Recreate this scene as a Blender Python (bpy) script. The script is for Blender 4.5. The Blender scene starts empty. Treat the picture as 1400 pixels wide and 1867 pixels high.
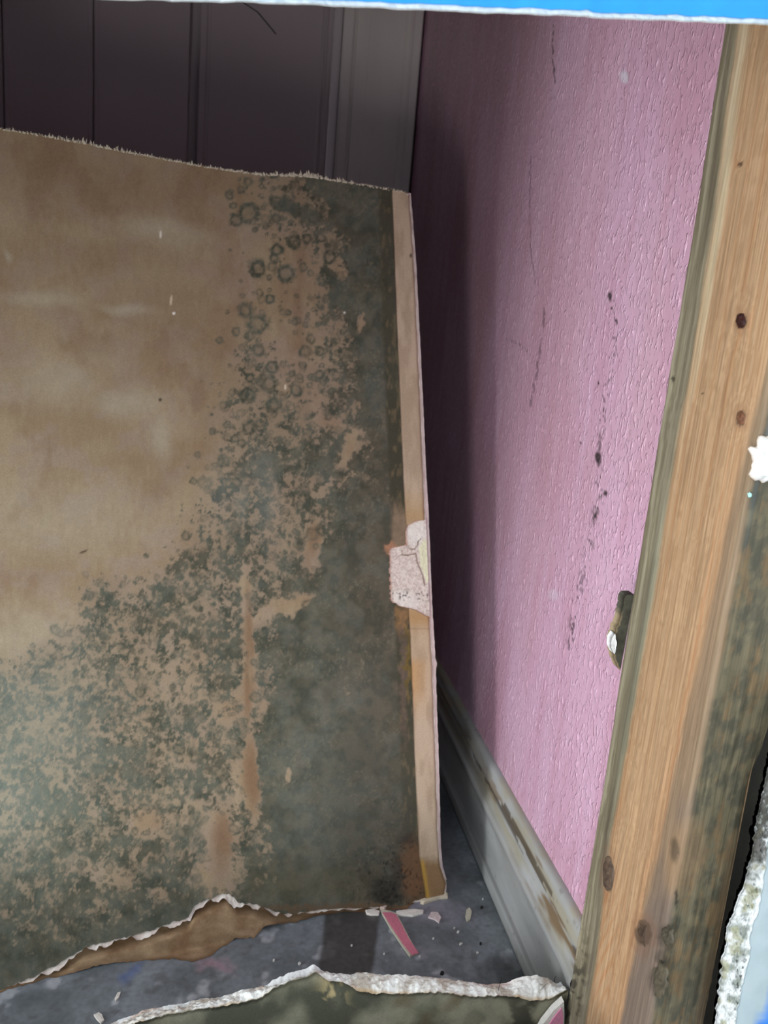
import bpy, math, random
import numpy as np
from mathutils import Matrix, Vector
random.seed(7); RNG = np.random.default_rng(11)
C = bpy.context.scene.collection
S = bpy.context.scene

# ---------------------------------------------------------------- camera (1400 x 1867)
F = 1400.0; PP = np.array([700, 933.5])
def _basis(nad=(170, 7200), vp=(460, 600)):
    d = np.array([nad[0]-PP[0], nad[1]-PP[1], F]); d /= np.linalg.norm(d)
    v = np.array([vp[0]-PP[0], vp[1]-PP[1], F]); v -= d*(v@d); v /= np.linalg.norm(v)
    up = -d; r = np.cross(v, up)
    if r[0] < 0: r = -r
    return np.array([r, v, up])
R = _basis()
cam = bpy.data.cameras.new('camera'); camo = bpy.data.objects.new('camera', cam); C.objects.link(camo)
cam.sensor_fit = 'HORIZONTAL'; cam.sensor_width = 36; cam.lens = 36*F/1400
cam.clip_start = .01
cx, cy, cz = R@np.array([1, 0, 0]), R@np.array([0, -1, 0]), R@np.array([0, 0, -1])
M4 = Matrix.Identity(4)
for i in range(3):
    M4[i][0], M4[i][1], M4[i][2] = cx[i], cy[i], cz[i]
camo.matrix_world = M4
cam.dof.use_dof = True; cam.dof.focus_distance = .52; cam.dof.aperture_fstop = 17
S.camera = camo
S.view_settings.view_transform = 'Standard'; S.view_settings.look = 'None'
S.view_settings.gamma = 1; S.view_settings.exposure = 0.0; S.view_settings.use_curve_mapping = False

# ---------------------------------------------------------------- light
W = bpy.data.worlds.new('world'); S.world = W; W.use_nodes = True
WORLD_S = 1.65
W.node_tree.nodes['Background'].inputs[0].default_value = (.86, .95, 1.0, 1)
W.node_tree.nodes['Background'].inputs[1].default_value = WORLD_S
def area(name, loc, aim, size, power, col):
    l = bpy.data.lights.new(name, 'AREA'); l.energy = power; l.color = col; l.shape = 'RECTANGLE'
    l.size, l.size_y = size
    o = bpy.data.objects.new(name, l); C.objects.link(o); o.location = loc
    o.rotation_euler = (Vector(aim)-Vector(loc)).to_track_quat('-Z', 'Y').to_euler()
    return o
# low window of the room the photographer stands in
area('window_light', (-.47, -.40, -.395), (.2, .9, .1), (.16, .22), 4.9, (1.0, .955, .90))
# unseen area light added at the left to brighten the pink wall
area('left_fill', (-1.30, .02, -.24), (.27, .62, -.05), (.34, .40), 15.5, (.93, .96, 1.0))

# ---------------------------------------------------------------- geometry helpers
def ray(px, py):
    return R@np.array([px-PP[0], py-PP[1], F])
def onx(px, py, x): r = ray(px, py); return r*(x/r[0])
def ony(px, py, y): r = ray(px, py); return r*(y/r[1])
def onz(px, py, z): r = ray(px, py); return r*(z/r[2])
def rays(X, Y):
    A = np.stack([X-PP[0], Y-PP[1], np.full(X.shape, F)], -1); return A@R.T
def project(P):
    c = P@R; return PP[0]+F*c[..., 0]/c[..., 2], PP[1]+F*c[..., 1]/c[..., 2]
def lin(c):
    c = np.asarray(c, float)/255; return np.where(c <= .04045, c/12.92, ((c+.055)/1.055)**2.4)
_T = [np.random.default_rng(s).random((256, 256)) for s in range(12)]
def vn(x, y, seed=0):
    xi = np.floor(x).astype(int); yi = np.floor(y).astype(int); fx = x-xi; fy = y-yi
    fx = fx*fx*(3-2*fx); fy = fy*fy*(3-2*fy); T = _T[seed % 12]
    a = T[xi & 255, yi & 255]; b = T[(xi+1) & 255, yi & 255]; c = T[xi & 255, (yi+1) & 255]; d = T[(xi+1) & 255, (yi+1) & 255]
    return (a*(1-fx)+b*fx)*(1-fy)+(c*(1-fx)+d*fx)*fy
def fbm(x, y, seed=0, o=4, g=.5):
    s = 0; a = 1; t = 0
    for k in range(o):
        s = s+a*vn(x*2**k+17*k, y*2**k+31*k, seed+k); t += a; a *= g
    return s/t
def ss(a, b, x):
    t = np.clip((x-a)/(b-a), 0, 1); return t*t*(3-2*t)
def mix(a, b, t):
    t = np.asarray(t)[..., None] if np.ndim(t) else t
    return a*(1-t)+b*t
def blob(X, Y, x, y, rx, ry, ang=0, soft=.35):
    c, s = math.cos(math.radians(ang)), math.sin(math.radians(ang))
    u = ((X-x)*c+(Y-y)*s)/rx; v = (-(X-x)*s+(Y-y)*c)/ry
    return 1-ss(1-soft, 1+soft, np.sqrt(u*u+v*v))
def pline(pts, t):
    """polyline (list of (key, value...)) sampled at key t"""
    p = np.array(pts, float); return np.interp(t, p[:, 0], p[:, 1])

def make_obj(name, verts, faces, mat, parent=None, cols=None, smooth=True):
    me = bpy.data.meshes.new(name)
    V = np.asarray(verts, float).reshape(-1, 3)
    org = np.zeros(3)
    me.vertices.add(len(V)); me.vertices.foreach_set('co', V.ravel())
    if isinstance(faces, np.ndarray):
        n, k = faces.shape
        me.loops.add(n*k); me.loops.foreach_set('vertex_index', faces.ravel().astype(np.int32))
        me.polygons.add(n); me.polygons.foreach_set('loop_start', (np.arange(n)*k).astype(np.int32))
        me.polygons.foreach_set('loop_total', np.full(n, k, np.int32))
    else:
        me.clear_geometry(); me.from_pydata([tuple(v) for v in V], [], [tuple(f) for f in faces])
    if cols is not None:
        a = me.color_attributes.new('Col', 'FLOAT_COLOR', 'POINT')
        c = np.ones((len(V), 4)); c[:, :3] = np.asarray(cols).reshape(-1, 3); a.data.foreach_set('color', c.ravel())
    me.update(calc_edges=True); me.validate()
    if smooth: me.polygons.foreach_set('use_smooth', np.ones(len(me.polygons), bool))
    me.materials.append(mat)
    o = bpy.data.objects.new(name, me); C.objects.link(o)
    if parent is not None:
        o.parent = parent; o.matrix_parent_inverse = Matrix.Translation(-parent.location)
    return o
def tag(o, label=None, cat=None, group=None, kind=None):
    for k, v in (('label', label), ('category', cat), ('group', group), ('kind', kind)):
        if v: o[k] = v
    return o
def empty(name, loc, label=None, cat=None, group=None, kind=None):
    o = bpy.data.objects.new(name, None); C.objects.link(o); o.location = loc; o.empty_display_size = .02
    return tag(o, label, cat, group, kind)
def quads(nu, nv, off=0, mask=None):
    i = np.arange(nu*nv).reshape(nu, nv)
    q = np.stack([i[:-1, :-1], i[1:, :-1], i[1:, 1:], i[:-1, 1:]], -1)
    if mask is not None: q = q[mask]
    return q.reshape(-1, 4)+off
def slab(name, P, mat, back=None, parent=None, cols=None, keep=None, flip=False, smooth=True):
    """grid P (nu,nv,3); back = offset vector or grid: closes the sheet into a solid"""
    nu, nv = P.shape[:2]; V = P.reshape(-1, 3); f = quads(nu, nv, 0, keep)
    cc = None if cols is None else cols.reshape(-1, 3)
    if back is not None:
        B = (P+back) if np.ndim(back) == 1 else back
        ring = np.concatenate([np.arange(nv), np.arange(1, nu)*nv+nv-1, (nu-1)*nv+np.arange(nv-2, -1, -1), np.arange(nu-2, 0, -1)*nv])
        if keep is None:
            n = nu*nv; V = np.concatenate([V, B.reshape(-1, 3)]); f2 = quads(nu, nv, n)[:, ::-1]
            r2 = np.roll(ring, -1); side = np.stack([r2, ring, ring+n, r2+n], -1)
            f = np.concatenate([f, f2, side]); cc = None if cc is None else np.concatenate([cc, cc])
        else:
            n = nu*nv; V = np.concatenate([V, B.reshape(-1, 3)[ring]]); m = len(ring)
            k = np.arange(m); r2 = np.roll(ring, -1); side = np.stack([r2, ring, n+k, n+np.roll(k, -1)], -1)
            us = np.zeros(n, bool); us[f.ravel()] = True; side = side[us[r2] & us[ring]]
            f = np.concatenate([f, side]); cc = None if cc is None else np.concatenate([cc, cc[ring]])
    if flip: f = f[:, ::-1]
    return make_obj(name, V, np.ascontiguousarray(f), mat, parent, cc, smooth)
def box(name, a, b, mat, parent=None, bev=0):
    (x0, y0, z0), (x1, y1, z1) = a, b
    v = [(x, y, z) for x in (x0, x1) for y in (y0, y1) for z in (z0, z1)]
    f = [(0, 1, 3, 2), (4, 6, 7, 5), (0, 4, 5, 1), (2, 3, 7, 6), (0, 2, 6, 4), (1, 5, 7, 3)]
    o = make_obj(name, v, f, mat, parent, smooth=False)
    if bev:
        m = o.modifiers.new('bevel', 'BEVEL'); m.width = bev; m.segments = 2
    return o
def extrude(name, prof, path0, path1, mat, parent=None, n=1, colfn=None, sub=0):
    """closed profile [(dx,dy,dz)] swept from path0 to path1 in n steps, capped"""
    p = np.array(prof, float); m = len(p); V = []
    for k in range(n+1):
        V.append(p+np.array(path0)*(1-k/n)+np.array(path1)*(k/n))
    V = np.array(V); f = []
    for k in range(n):
        for j in range(m):
            a = k*m+j; b = k*m+(j+1) % m; f.append((a, b, b+m, a+m))
    f.append(tuple(range(m))[::-1]); f.append(tuple(range(n*m, n*m+m)))
    cols = None if colfn is None else colfn(V.reshape(-1, 3))
    return make_obj(name, V.reshape(-1, 3), f, mat, parent, cols, smooth=False)

# ---------------------------------------------------------------- materials
def mat(name, rough=.7, spec=.3, col=None, attr=False, var=.1, nscale=300, nstretch=(1, 1, 1), bump=.2, bscale=400, bstretch=None, bdist=.0005, metallic=0, coat=0):
    m = bpy.data.materials.new(name); m.use_nodes = True; nt = m.node_tree; N = nt.nodes; L = nt.links
    bs = N['Principled BSDF']; bs.inputs['Roughness'].default_value = rough
    bs.inputs['Specular IOR Level'].default_value = spec; bs.inputs['Metallic'].default_value = metallic
    bs.inputs['Coat Weight'].default_value = coat
    tc = N.new('ShaderNodeTexCoord'); mp = N.new('ShaderNodeMapping'); mp.inputs['Scale'].default_value = nstretch
    L.new(tc.outputs['Object'], mp.inputs[0])
    nz = N.new('ShaderNodeTexNoise'); nz.inputs['Scale'].default_value = nscale; nz.inputs['Detail'].default_value = 4
    L.new(mp.outputs[0], nz.inputs['Vector'])
    mr = N.new('ShaderNodeMapRange'); mr.inputs['From Min'].default_value = .3; mr.inputs['From Max'].default_value = .7
    mr.inputs['To Min'].default_value = 1-var; mr.inputs['To Max'].default_value = 1+var
    L.new(nz.outputs['Fac'], mr.inputs['Value'])
    mul = N.new('ShaderNodeVectorMath'); mul.operation = 'SCALE'
    if attr:
        at = N.new('ShaderNodeAttribute'); at.attribute_name = 'Col'; L.new(at.outputs['Color'], mul.inputs[0])
    else:
        rgb = N.new('ShaderNodeRGB'); rgb.outputs[0].default_value = (*lin(col), 1); L.new(rgb.outputs[0], mul.inputs[0])
    L.new(mr.outputs[0], mul.inputs['Scale']); L.new(mul.outputs[0], bs.inputs['Base Color'])
    if bump:
        mp2 = N.new('ShaderNodeMapping'); mp2.inputs['Scale'].default_value = bstretch or nstretch
        L.new(tc.outputs['Object'], mp2.inputs[0])
        n2 = N.new('ShaderNodeTexNoise'); n2.inputs['Scale'].default_value = bscale; n2.inputs['Detail'].default_value = 3
        L.new(mp2.outputs[0], n2.inputs['Vector'])
        bp = N.new('ShaderNodeBump'); bp.inputs['Strength'].default_value = bump; bp.inputs['Distance'].default_value = bdist
        L.new(n2.outputs['Fac'], bp.inputs['Height']); L.new(bp.outputs[0], bs.inputs['Normal'])
    return m
M_mould = mat('mouldy_paper', .8, .25, attr=True, var=.10, nscale=900, bump=.25, bscale=700, bdist=.0004)
M_paper = mat('kraft_paper', .85, .2, attr=True, var=.10, nscale=500, bump=.3, bscale=300, bdist=.0005)
M_gyp = mat('gypsum', .85, .2, attr=True, var=.06, nscale=500, bump=.6, bscale=500, bdist=.001)
M_wood = mat('pine', .6, .3, attr=True, var=.2, nscale=750, nstretch=(1, 1, .03), bump=.5, bscale=800, bstretch=(1, 1, .04), bdist=.0005)
M_base = mat('dirty_white_paint', .45, .4, attr=True, var=.08, nscale=60, nstretch=(1, .2, 1), bump=.15, bscale=150, bstretch=(1, .2, 1))
M_floor = mat('vinyl_floor', .5, .35, attr=True, var=.14, nscale=220, bump=.15, bscale=300)
M_door = mat('satin_door_paint', .38, .5, col=(184, 174, 178), var=.05, nscale=5, bump=.1, bscale=20, nstretch=(1, 1, .3))
M_case = mat('white_trim_paint', .4, .45, col=(222, 216, 214), var=.05, nscale=20, bump=.05, bscale=40, nstretch=(1, 1, .2))
M_dark = mat('dark_gap', .9, .1, col=(22, 18, 18), var=.05, bump=0)
M_blue = mat('blue_paint', .55, .3, col=(42, 156, 232), var=.06, nscale=80, bump=.2, bscale=150)
M_plain = mat('plain_wall_paint', .8, .2, col=(190, 175, 180), var=.04, nscale=20, bump=.1)
M_ceil = mat('ceiling_paint', .85, .2, col=(150, 145, 145), var=.04, nscale=20, bump=.1)

# pink wall paint: glossy, rolled relief of short upright ridges
M_pink = mat('pink_wall_paint', .27, .6, attr=True, var=.05, nscale=200, nstretch=(1, 1, .4), bump=0)
def pink_bump(m):
    nt = m.node_tree; N = nt.nodes; L = nt.links; bs = N['Principled BSDF']
    tc = N.new('ShaderNodeTexCoord'); mp = N.new('ShaderNodeMapping'); mp.inputs['Scale'].default_value = (1, 1, .42)
    L.new(tc.outputs['Object'], mp.inputs[0])
    a = N.new('ShaderNodeTexNoise'); a.inputs['Scale'].default_value = 300; a.inputs['Detail'].default_value = 2.5; a.inputs['Distortion'].default_value = .6
    L.new(mp.outputs[0], a.inputs['Vector'])
    r = N.new('ShaderNodeMapRange'); r.inputs['From Min'].default_value = .52; r.inputs['From Max'].default_value = .68
    L.new(a.outputs['Fac'], r.inputs['Value'])
    bp = N.new('ShaderNodeBump'); bp.inputs['Strength'].default_value = 1.0; bp.inputs['Distance'].default_value = .0010
    src = bs.inputs['Base Color'].links[0].from_socket; sc_ = N.new('ShaderNodeVectorMath'); sc_.operation = 'SCALE'
    m2 = N.new('ShaderNodeMapRange'); m2.inputs['To Min'].default_value = .94; m2.inputs['To Max'].default_value = 1.16; L.new(r.outputs[0], m2.inputs['Value'])  # ridge tops lighter, hollows darker: highlights painted into the base colour
    L.new(src, sc_.inputs[0]); L.new(m2.outputs[0], sc_.inputs['Scale']); L.new(sc_.outputs[0], bs.inputs['Base Color'])
    L.new(r.outputs[0], bp.inputs['Height']); L.new(bp.outputs[0], bs.inputs['Normal'])
pink_bump(M_pink)

XW = .27; YB = 1.46; ZF = -.523; ZC = 1.15; XL = -.50; YN = .337; YF = .446; TH = .0127

# ================================================================= SETTING
# floor
def floor_cols(P):
    X, Y = P[..., 0], P[..., 1]
    px, py = project(P)
    n = fbm(X*28, Y*28, 1, 5); n2 = fbm(X*120, Y*120, 4, 3); n3 = fbm(X*9, Y*9, 7, 3)
    c = mix(lin((92, 97, 100)), lin((132, 138, 144)), ss(.3, .72, n*.6+n3*.4))
    c = mix(c, lin((86, 84, 84)), ss(.62, .8, n2)*.5)
    c = mix(c, lin((190, 192, 198)), ss(.70, .82, fbm(X*60, Y*60, 9, 3))*.6)
    wob = 6*(fbm(px/25, py/25, 3, 3)-.5)
    # worn dark square left by an old tile, in floor coordinates
    a = (px-(590-(py-1690)*.12)); b = (px-(690-(py-1690)*.12))
    sq = ss(-5, 5, a+wob)*(1-ss(-5, 5, b+wob))*ss(1645, 1655, py)*(1-ss(1772, 1784, py+wob))
    c = mix(c, lin((62, 58, 54)), sq*.85)
    for (x, y, rx, ry, g, col, s) in [(240, 1775, 28, 12, -50, (60, 86, 150), .5), (395, 1763, 34, 9, 8, (170, 130, 142), .55),
                                   (790, 1660, 60, 22, 12, (168, 162, 178), .4), (760, 1735, 40, 12, 0, (160, 160, 168), .35),
                                   (920, 1770, 38, 26, 20, (50, 50, 48), .7), (812, 1480, 20, 60, 0, (70, 74, 80), .5)]:
        k = blob(px+40*(fbm(px/18, py/18, 5, 3)-.5), py+26*(fbm(px/18, py/18, 8, 3)-.5), x, y, rx, ry, g, .6)
        c = mix(c, lin(col), k*s)
    return c
gy = np.concatenate([np.linspace(-.9, .44, 30)[:-1], np.linspace(.44, .95, 330), np.linspace(.95, YB+.05, 30)[1:]])
gx = np.concatenate([np.linspace(-1.9, -.3, 30)[:-1], np.linspace(-.3, XW+.02, 330), np.linspace(XW+.03, .8, 6)])
GX, GY = np.meshgrid(gx, gy, indexing='ij'); P = np.stack([GX, GY, np.full(GX.shape, ZF)], -1)
fl = slab('floor', P, M_floor, back=None, cols=floor_cols(P)); tag(fl, kind='structure')
fl.data.materials[0] = M_floor

# pink wall
def seg(px, py, pts, w):
    d = np.full(px.shape, 1e9)
    for (x0, y0), (x1, y1) in zip(pts[:-1], pts[1:]):
        vx, vy = x1-x0, y1-y0; t = np.clip(((px-x0)*vx+(py-y0)*vy)/(vx*vx+vy*vy), 0, 1)
        d = np.minimum(d, np.hypot(px-x0-t*vx, py-y0-t*vy))
    return 1-ss(w*.5, w*1.3, d)
def pink_cols(P):
    px, py = project(P); Y, Z = P[..., 1], P[..., 2]
    n = fbm(Y*14, Z*6, 2, 4); st = fbm(Y*90, Z*10, 5, 3)
    c = mix(lin((204, 158, 180)), lin((216, 176, 200)), ss(.3, .7, n*.6+st*.4))
    c = mix(c, lin((190, 148, 152)), ss(.45, .7, fbm(Y*7+3, Z*3, 8, 3))*.35)
    w = 3*(fbm(px/9, py/9, 1, 3)-.5)*2
    lines = [([(1008, 45), (1007, 90), (1012, 155)], 1.5, .75), ([(968, 285), (965, 370), (968, 450), (975, 520)], 1.1, .5),
             ([(993, 560), (985, 640), (975, 700), (966, 740)], 2.2, .5), ([(925, 618), (945, 626), (962, 642)], 2.4, .45),
             ([(1093, 790), (1091, 850)], 2.4, .7), ([(1066, 1035), (1058, 1075)], 3.5, .5), ([(1038, 1160), (1036, 1182)], 2, .6),
             ([(1088, 925), (1080, 960)], 3, .6), ([(1141, 870), (1146, 900)], 1.5, .4)]
    k = np.zeros(px.shape)
    for pts, wd, s in lines:
        k = np.maximum(k, s*seg(px+w, py+w, pts, wd)*ss(.3, .5, fbm(px/4, py/6, 6, 2)))
    # trail of pits along an old joint
    tx = pline([(520, 1110), (600, 1122), (680, 1112), (790, 1094), (850, 1088), (900, 1095), (960, 1080), (1040, 1066), (1100, 1052), (1180, 1037)], py)
    tr = np.exp(-((px-tx)/9)**2)*ss(515, 545, py)*(1-ss(1160, 1200, py))
    k = np.maximum(k, tr*ss(.67, .77, fbm(px/3.2, py/5.5, 3, 2)+.05*ss(800, 1100, py))*.8)
    for (x, y, rx, ry) in [(1112, 541, 4, 8), (1103, 900, 5, 5), (1116, 562, 2.5, 3), (1124, 586, 2, 3), (1090, 697, 2, 3), (1058, 808, 2, 2.5), (1091, 835, 5, 12), (1085, 940, 4, 6)]:
        k = np.maximum(k, blob(px+w, py+w, x, y, rx, ry)*.95)
    c = mix(c, lin((48, 42, 44)), np.clip(k, 0, 1))
    c = mix(c, lin((225, 225, 235)), np.maximum(blob(px+2*w, py+2*w, 1138, 140, 8, 10), blob(px+2*w, py+2*w, 1008, 1085, 10, 9)*.4)*.6)
    return c
t = np.linspace(1/(YF+.001), 1/YB, 470); gy = (1/t)
gz = np.concatenate([np.linspace(ZF, .62, 620), np.linspace(.65, ZC, 8)])
GY, GZ = np.meshgrid(gy, gz, indexing='ij'); P = np.stack([np.full(GY.shape, XW), GY, GZ], -1)
P[..., 0] += .0016*(fbm(GY*9, GZ*2.2, 3, 2)-.5)
o = slab('wall_right', P, M_pink, cols=pink_cols(P), flip=False); tag(o, kind='structure')

# baseboard: swept moulding with dirt, each band its own height
bp = [(0, .0), (-.016, .0), (-.0163, .0135), (-.0152, .0155), (-.0135, .0165), (-.013, .0185), (-.0128, .055), (-.0135, .060), (-.0152, .0635), (-.0158, .067), (-.0150, .0705), (-.0120, .0725),
      (-.0100, .077), (-.0092, .084), (-.0098, .090), (-.0085, .0935), (-.0078, .097), (-.0074, .100), (-.006, .1022), (-.003, .1035), (0, .1035)]
prof = np.array(bp); ys = 1/np.linspace(1/(YF+.001), 1/(YB-.001), 520)
sub = []
for a, b in zip(prof[:-1], prof[1:]):
    n = max(1, int(np.hypot(*(b-a))/.0017)); sub += [a+(b-a)*i/n for i in range(n)]
sub.append(prof[-1]); sub = np.array(sub)
YY, K = np.meshgrid(ys, np.arange(len(sub)), indexing='ij')
P = np.stack([XW+sub[K][..., 0], YY, ZF+sub[K][..., 1]+.0005], -1)
def base_cols(P, H):
    Y = P[..., 1]; px, py = project(P)
    n = fbm(Y*30, H*260, 4, 4); n2 = fbm(Y*90, H*500, 7, 3)
    c = mix(lin((160, 161, 158)), lin((176, 177, 176)), ss(.3, .7, fbm(Y*14, H*40, 4, 4)))
    up = ss(.068, .075, H)
    c = mix(c, lin((160, 152, 128)), up*ss(.35, .6, fbm(Y*22, H*120, 2, 3))*.7)
    c = mix(c, lin((122, 98, 68)), up*ss(.5, .62, fbm(Y*16+4, H*160, 5, 4))*(1-ss(.097, .1, H))*(1-ss(.62, .75, Y))*.9)
    c = mix(c, lin((84, 74, 62)), ss(.080, .084, H)*(1-ss(.093, .0955, H))*ss(.52, .56, fbm(Y*40, H*200, 8, 3)-.1*np.abs(Y-.62))*(1-ss(.7, .85, Y))*.9)
    c = mix(c, lin((88, 84, 76)), ss(.070, .072, H)*(1-ss(.078, .082, H))*ss(.6, .75, Y)*.45)
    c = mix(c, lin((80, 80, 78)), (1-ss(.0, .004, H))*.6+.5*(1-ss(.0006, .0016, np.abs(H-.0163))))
    c = mix(c, lin((84, 76, 68)), ss(.74, .84, n2)*.35)
    return c
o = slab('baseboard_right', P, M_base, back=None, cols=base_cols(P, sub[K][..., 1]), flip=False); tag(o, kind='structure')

# back wall, door and casing
box('wall_back', (XL-.05, YB+.045, ZF), (XW+.06, YB+.09, ZC), M_plain); tag(bpy.data.objects['wall_back'], kind='structure')
box('wall_left', (XL-.05, YF+TH, ZF), (XL, YB+.045, ZC), M_plain); tag(bpy.data.objects['wall_left'], kind='structure')
box('ceiling', (XL-.05, YF+TH, ZC), (XW+.06, YB+.09, ZC+.03), M_ceil); tag(bpy.data.objects['ceiling'], kind='structure')
tr = empty('trim_1', (.20, YB, ZF), kind='structure')
cp = [(.130, 0), (.130, -.010), (.134, -.0125), (.146, -.0125), (.1485, -.011), (.150, -.006), (.1515, -.006), (.154, -.0110), (.175, -.0125), (.1755, -.0136), (.236, -.0136),
      (.2385, -.0128), (.241, -.0150), (.244, -.0158), (.248, -.0155), (.252, -.0140), (.264, -.0140), (.266, -.012), (.266, 0)]
def rail(name, pts, z0, z1, m, parent): return extrude(name, [(a, b, 0) for a, b in pts], (0, YB, z0), (0, YB, z1), m, parent)
rail('casing', cp, ZF, .95, M_case, tr)
box('corner_gap', (.266, YB-.004, ZF), (.2699, YB+.002, .95), M_dark, tr)
rail('jamb_step', [(.101, .035), (.101, .006), (.103, .004), (.1045, .004), (.1055, .007), (.1075, .008), (.112, .008), (.1135, .005), (.1155, .005), (.1165, .010), (.1265, .012), (.130, .012), (.130, .035)], ZF, .95, M_door, tr)
dr = empty('door_1', (-.3, YB, ZF), kind='structure')
gro = [-.4995, -.417, -.277, -.108, .101]
for i in range(len(gro)-1):
    a, b = gro[i], gro[i+1]
    if i == 2:    # board with the deep step at its right edge
        pts = [(a+.001, .03), (a+.001, .004), (a+.003, .0012), (a+.008, .0012), (a+.010, .003), (a+.013, .003), (b-.016, .003), (b-.015, .020), (b-.001, .022), (b-.001, .03)]
    elif i == 3:
        pts = [(a+.0005, .03), (a+.0005, .002), (a+.002, 0), (a+.012, 0), (a+.0135, .0035), (a+.017, .0035), (a+.0185, .002), (b-.006, .002), (b-.004, .006), (b-.0005, .006), (b-.0005, .03)]
    else:
        pts = [(a+.001, .03), (a+.001, .005), (a+.003, .002), (a+.010, .002), (a+.012, .004), (b-.009, .004), (b-.007, .0055), (b-.001, .0055), (b-.001, .03)]
    rail('door_board', pts, ZF+.01, .95, M_door, dr)
box('door_backing', (-.4995, YB+.03, ZF), (.14, YB+.044, .95), M_dark, dr)
# thin scratch on the door face
p = [ony(440, 2, YB-.0), ony(470, 22, YB), ony(503, 62, YB)]
v = []
for q in p: v += [q+np.array([-.0009, .0019, 0]), q+np.array([.0009, .0019, .001]), q+np.array([0, .0014, .001])]
make_obj('scratch', v, [(0, 1, 4, 3), (1, 2, 5, 4), (3, 4, 7, 6), (4, 5, 8, 7), (0, 3, 5, 2), (3, 6, 8, 5)], M_dark, dr)
rail('head_wall', [(-.4995, -.0), (-.4995, .03), (XW, .03), (XW, 0)], .95, ZC, M_plain, tr)

# partition with the hole (near face painted blue)
wf = empty('wall_front', (0, YN, ZF), kind='structure')
def paint_cols(X, Z, seed): return mix(lin((40, 140, 225)), lin((70, 165, 238)), ss(.3, .7, fbm(X*20, Z*20, seed, 4)))
xs = np.linspace(-1.9, .75, 900)
pxs = np.interp(xs, [-.103, -.02, .19], [0, 440, 1400])
e0 = np.array([ony(p, q, YN-TH+.0)[2] for p, q in [(0, -10), (440, 0), (1400, 42)]]); ex = np.array([ony(p, q, YN-TH)[0] for p, q in [(0, -10), (440, 0), (1400, 42)]])
ze = np.interp(xs, ex, e0); sl = (e0[2]-e0[1])/(ex[2]-ex[1]); ze = np.where(xs > ex[2], e0[2]+(xs-ex[2])*sl, ze)
ze = ze+.0010*(fbm(xs*120, xs*0, 2, 4)-.5)
def band(name, x, zlo, zhi, y, mt, cols=None, nz=2, th=TH, parent=wf):
    T = np.linspace(0, 1, nz)[None, :]; Z = zlo[:, None]*(1-T)+zhi[:, None]*T
    P = np.stack([np.repeat(x[:, None], nz, 1), np.full(Z.shape, y), Z], -1)
    return slab(name, P, mt, back=np.array([0, th, 0]), parent=parent, cols=cols(P) if cols else None)
torn = ze+.0010+.0012*fbm(xs*160, xs*0+3, 5, 4)
band('painted_panel', xs, torn, np.full(xs.shape, ZC+.03), YN-TH, M_blue, th=.0008)
def white_cols(P): return mix(lin((214, 222, 222)), lin((240, 244, 244)), fbm(P[..., 0]*200, P[..., 2]*200, 3, 3))
band('torn_edge', xs, ze, torn+.004, YN-TH+.0009, M_gyp, white_cols, nz=3, th=.0012)
band('torn_core', xs, ze+.012, ze+.03, YN-TH+.0022, M_gyp, white_cols, nz=3, th=TH-.0022)
box('core_panel', (-1.9, YN-TH+.001, .16), (.75, YN, ZC+.03), M_plain, wf)
box('upper_panel', (XL-.05, YF, .24), (.75, YF+TH, ZC+.03), M_plain, wf)
box('unseen_side_panel', (-1.9, YN-TH, ZF), (-1.25, YN, .2), M_plain, wf)
box('unseen_side_panel', (-1.5, YF, ZF), (-.42, YF+TH, .24), M_plain, wf)  # out of view; right edge placed to cut the added left light
box('lower_panel', (-1.25, YN-TH, ZF), (.27, YN, -.43), M_plain, wf)

# ================================================================= LEANING MOULDY PANEL
B0 = onz(800, 1640, ZF); e = np.array([.98, .2, 0]); e /= np.linalg.norm(e)
r_ = ray(748, 350); k_ = (B0@e)/(r_@e); T0 = r_*k_
u = (T0-B0); HB = np.linalg.norm(u); u /= HB
nb = np.cross(e, u); nb = nb if nb[1] < 0 else -nb     # towards the viewer
def onb(X, Y, d=0.0):
    r = rays(np.asarray(X, float), np.asarray(Y, float)); return r*(((B0@nb)+d)/(r@nb))[..., None]
TOP = [(-620, 128), (-160, 205), (0, 234), (60, 243), (160, 262), (250, 280), (380, 304), (480, 318), (560, 320), (600, 326), (660, 336), (715, 345), (738, 350), (749, 362)]
LOW = [(-620, 1995), (-160, 1850), (0, 1806), (30, 1794), (63, 1780), (114, 1754), (154, 1728), (211, 1714), (274, 1697), (320, 1680), (343, 1674), (354, 1651), (394, 1634), (417, 1628), (434, 1646), (468, 1648), (503, 1663), (531, 1666), (577, 1660), (628, 1657), (663, 1654), (697, 1656), (737, 1657), (760, 1642), (800, 1630), (815, 1622)]
FLP = [(-620, 2001), (-160, 1856), (0, 1809), (40, 1797), (86, 1783), (114, 1780), (149, 1768), (194, 1757), (229, 1754), (274, 1750), (320, 1748), (349, 1753), (377, 1746), (411, 1723), (429, 1711), (463, 1709), (480, 1689), (514, 1683), (543, 1680), (571, 1671), (628, 1663), (700, 1660), (740, 1658), (760, 1644), (815, 1624)]
REDGE = [(345, 745), (352, 748), (480, 757), (720, 768), (950, 777), (1100, 783), (1210, 790), (1400, 797), (1540, 801), (1580, 805), (1612, 816), (1640, 812)]
SEDGE = [(345, 715), (600, 724), (900, 737), (950, 740), (1000, 741), (1120, 745), (1160, 748), (1400, 757), (1560, 765), (1590, 769), (1630, 776)]
def redge(y): return pline(REDGE, y)
def sedge(y): return pline(SEDGE, y)

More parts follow.
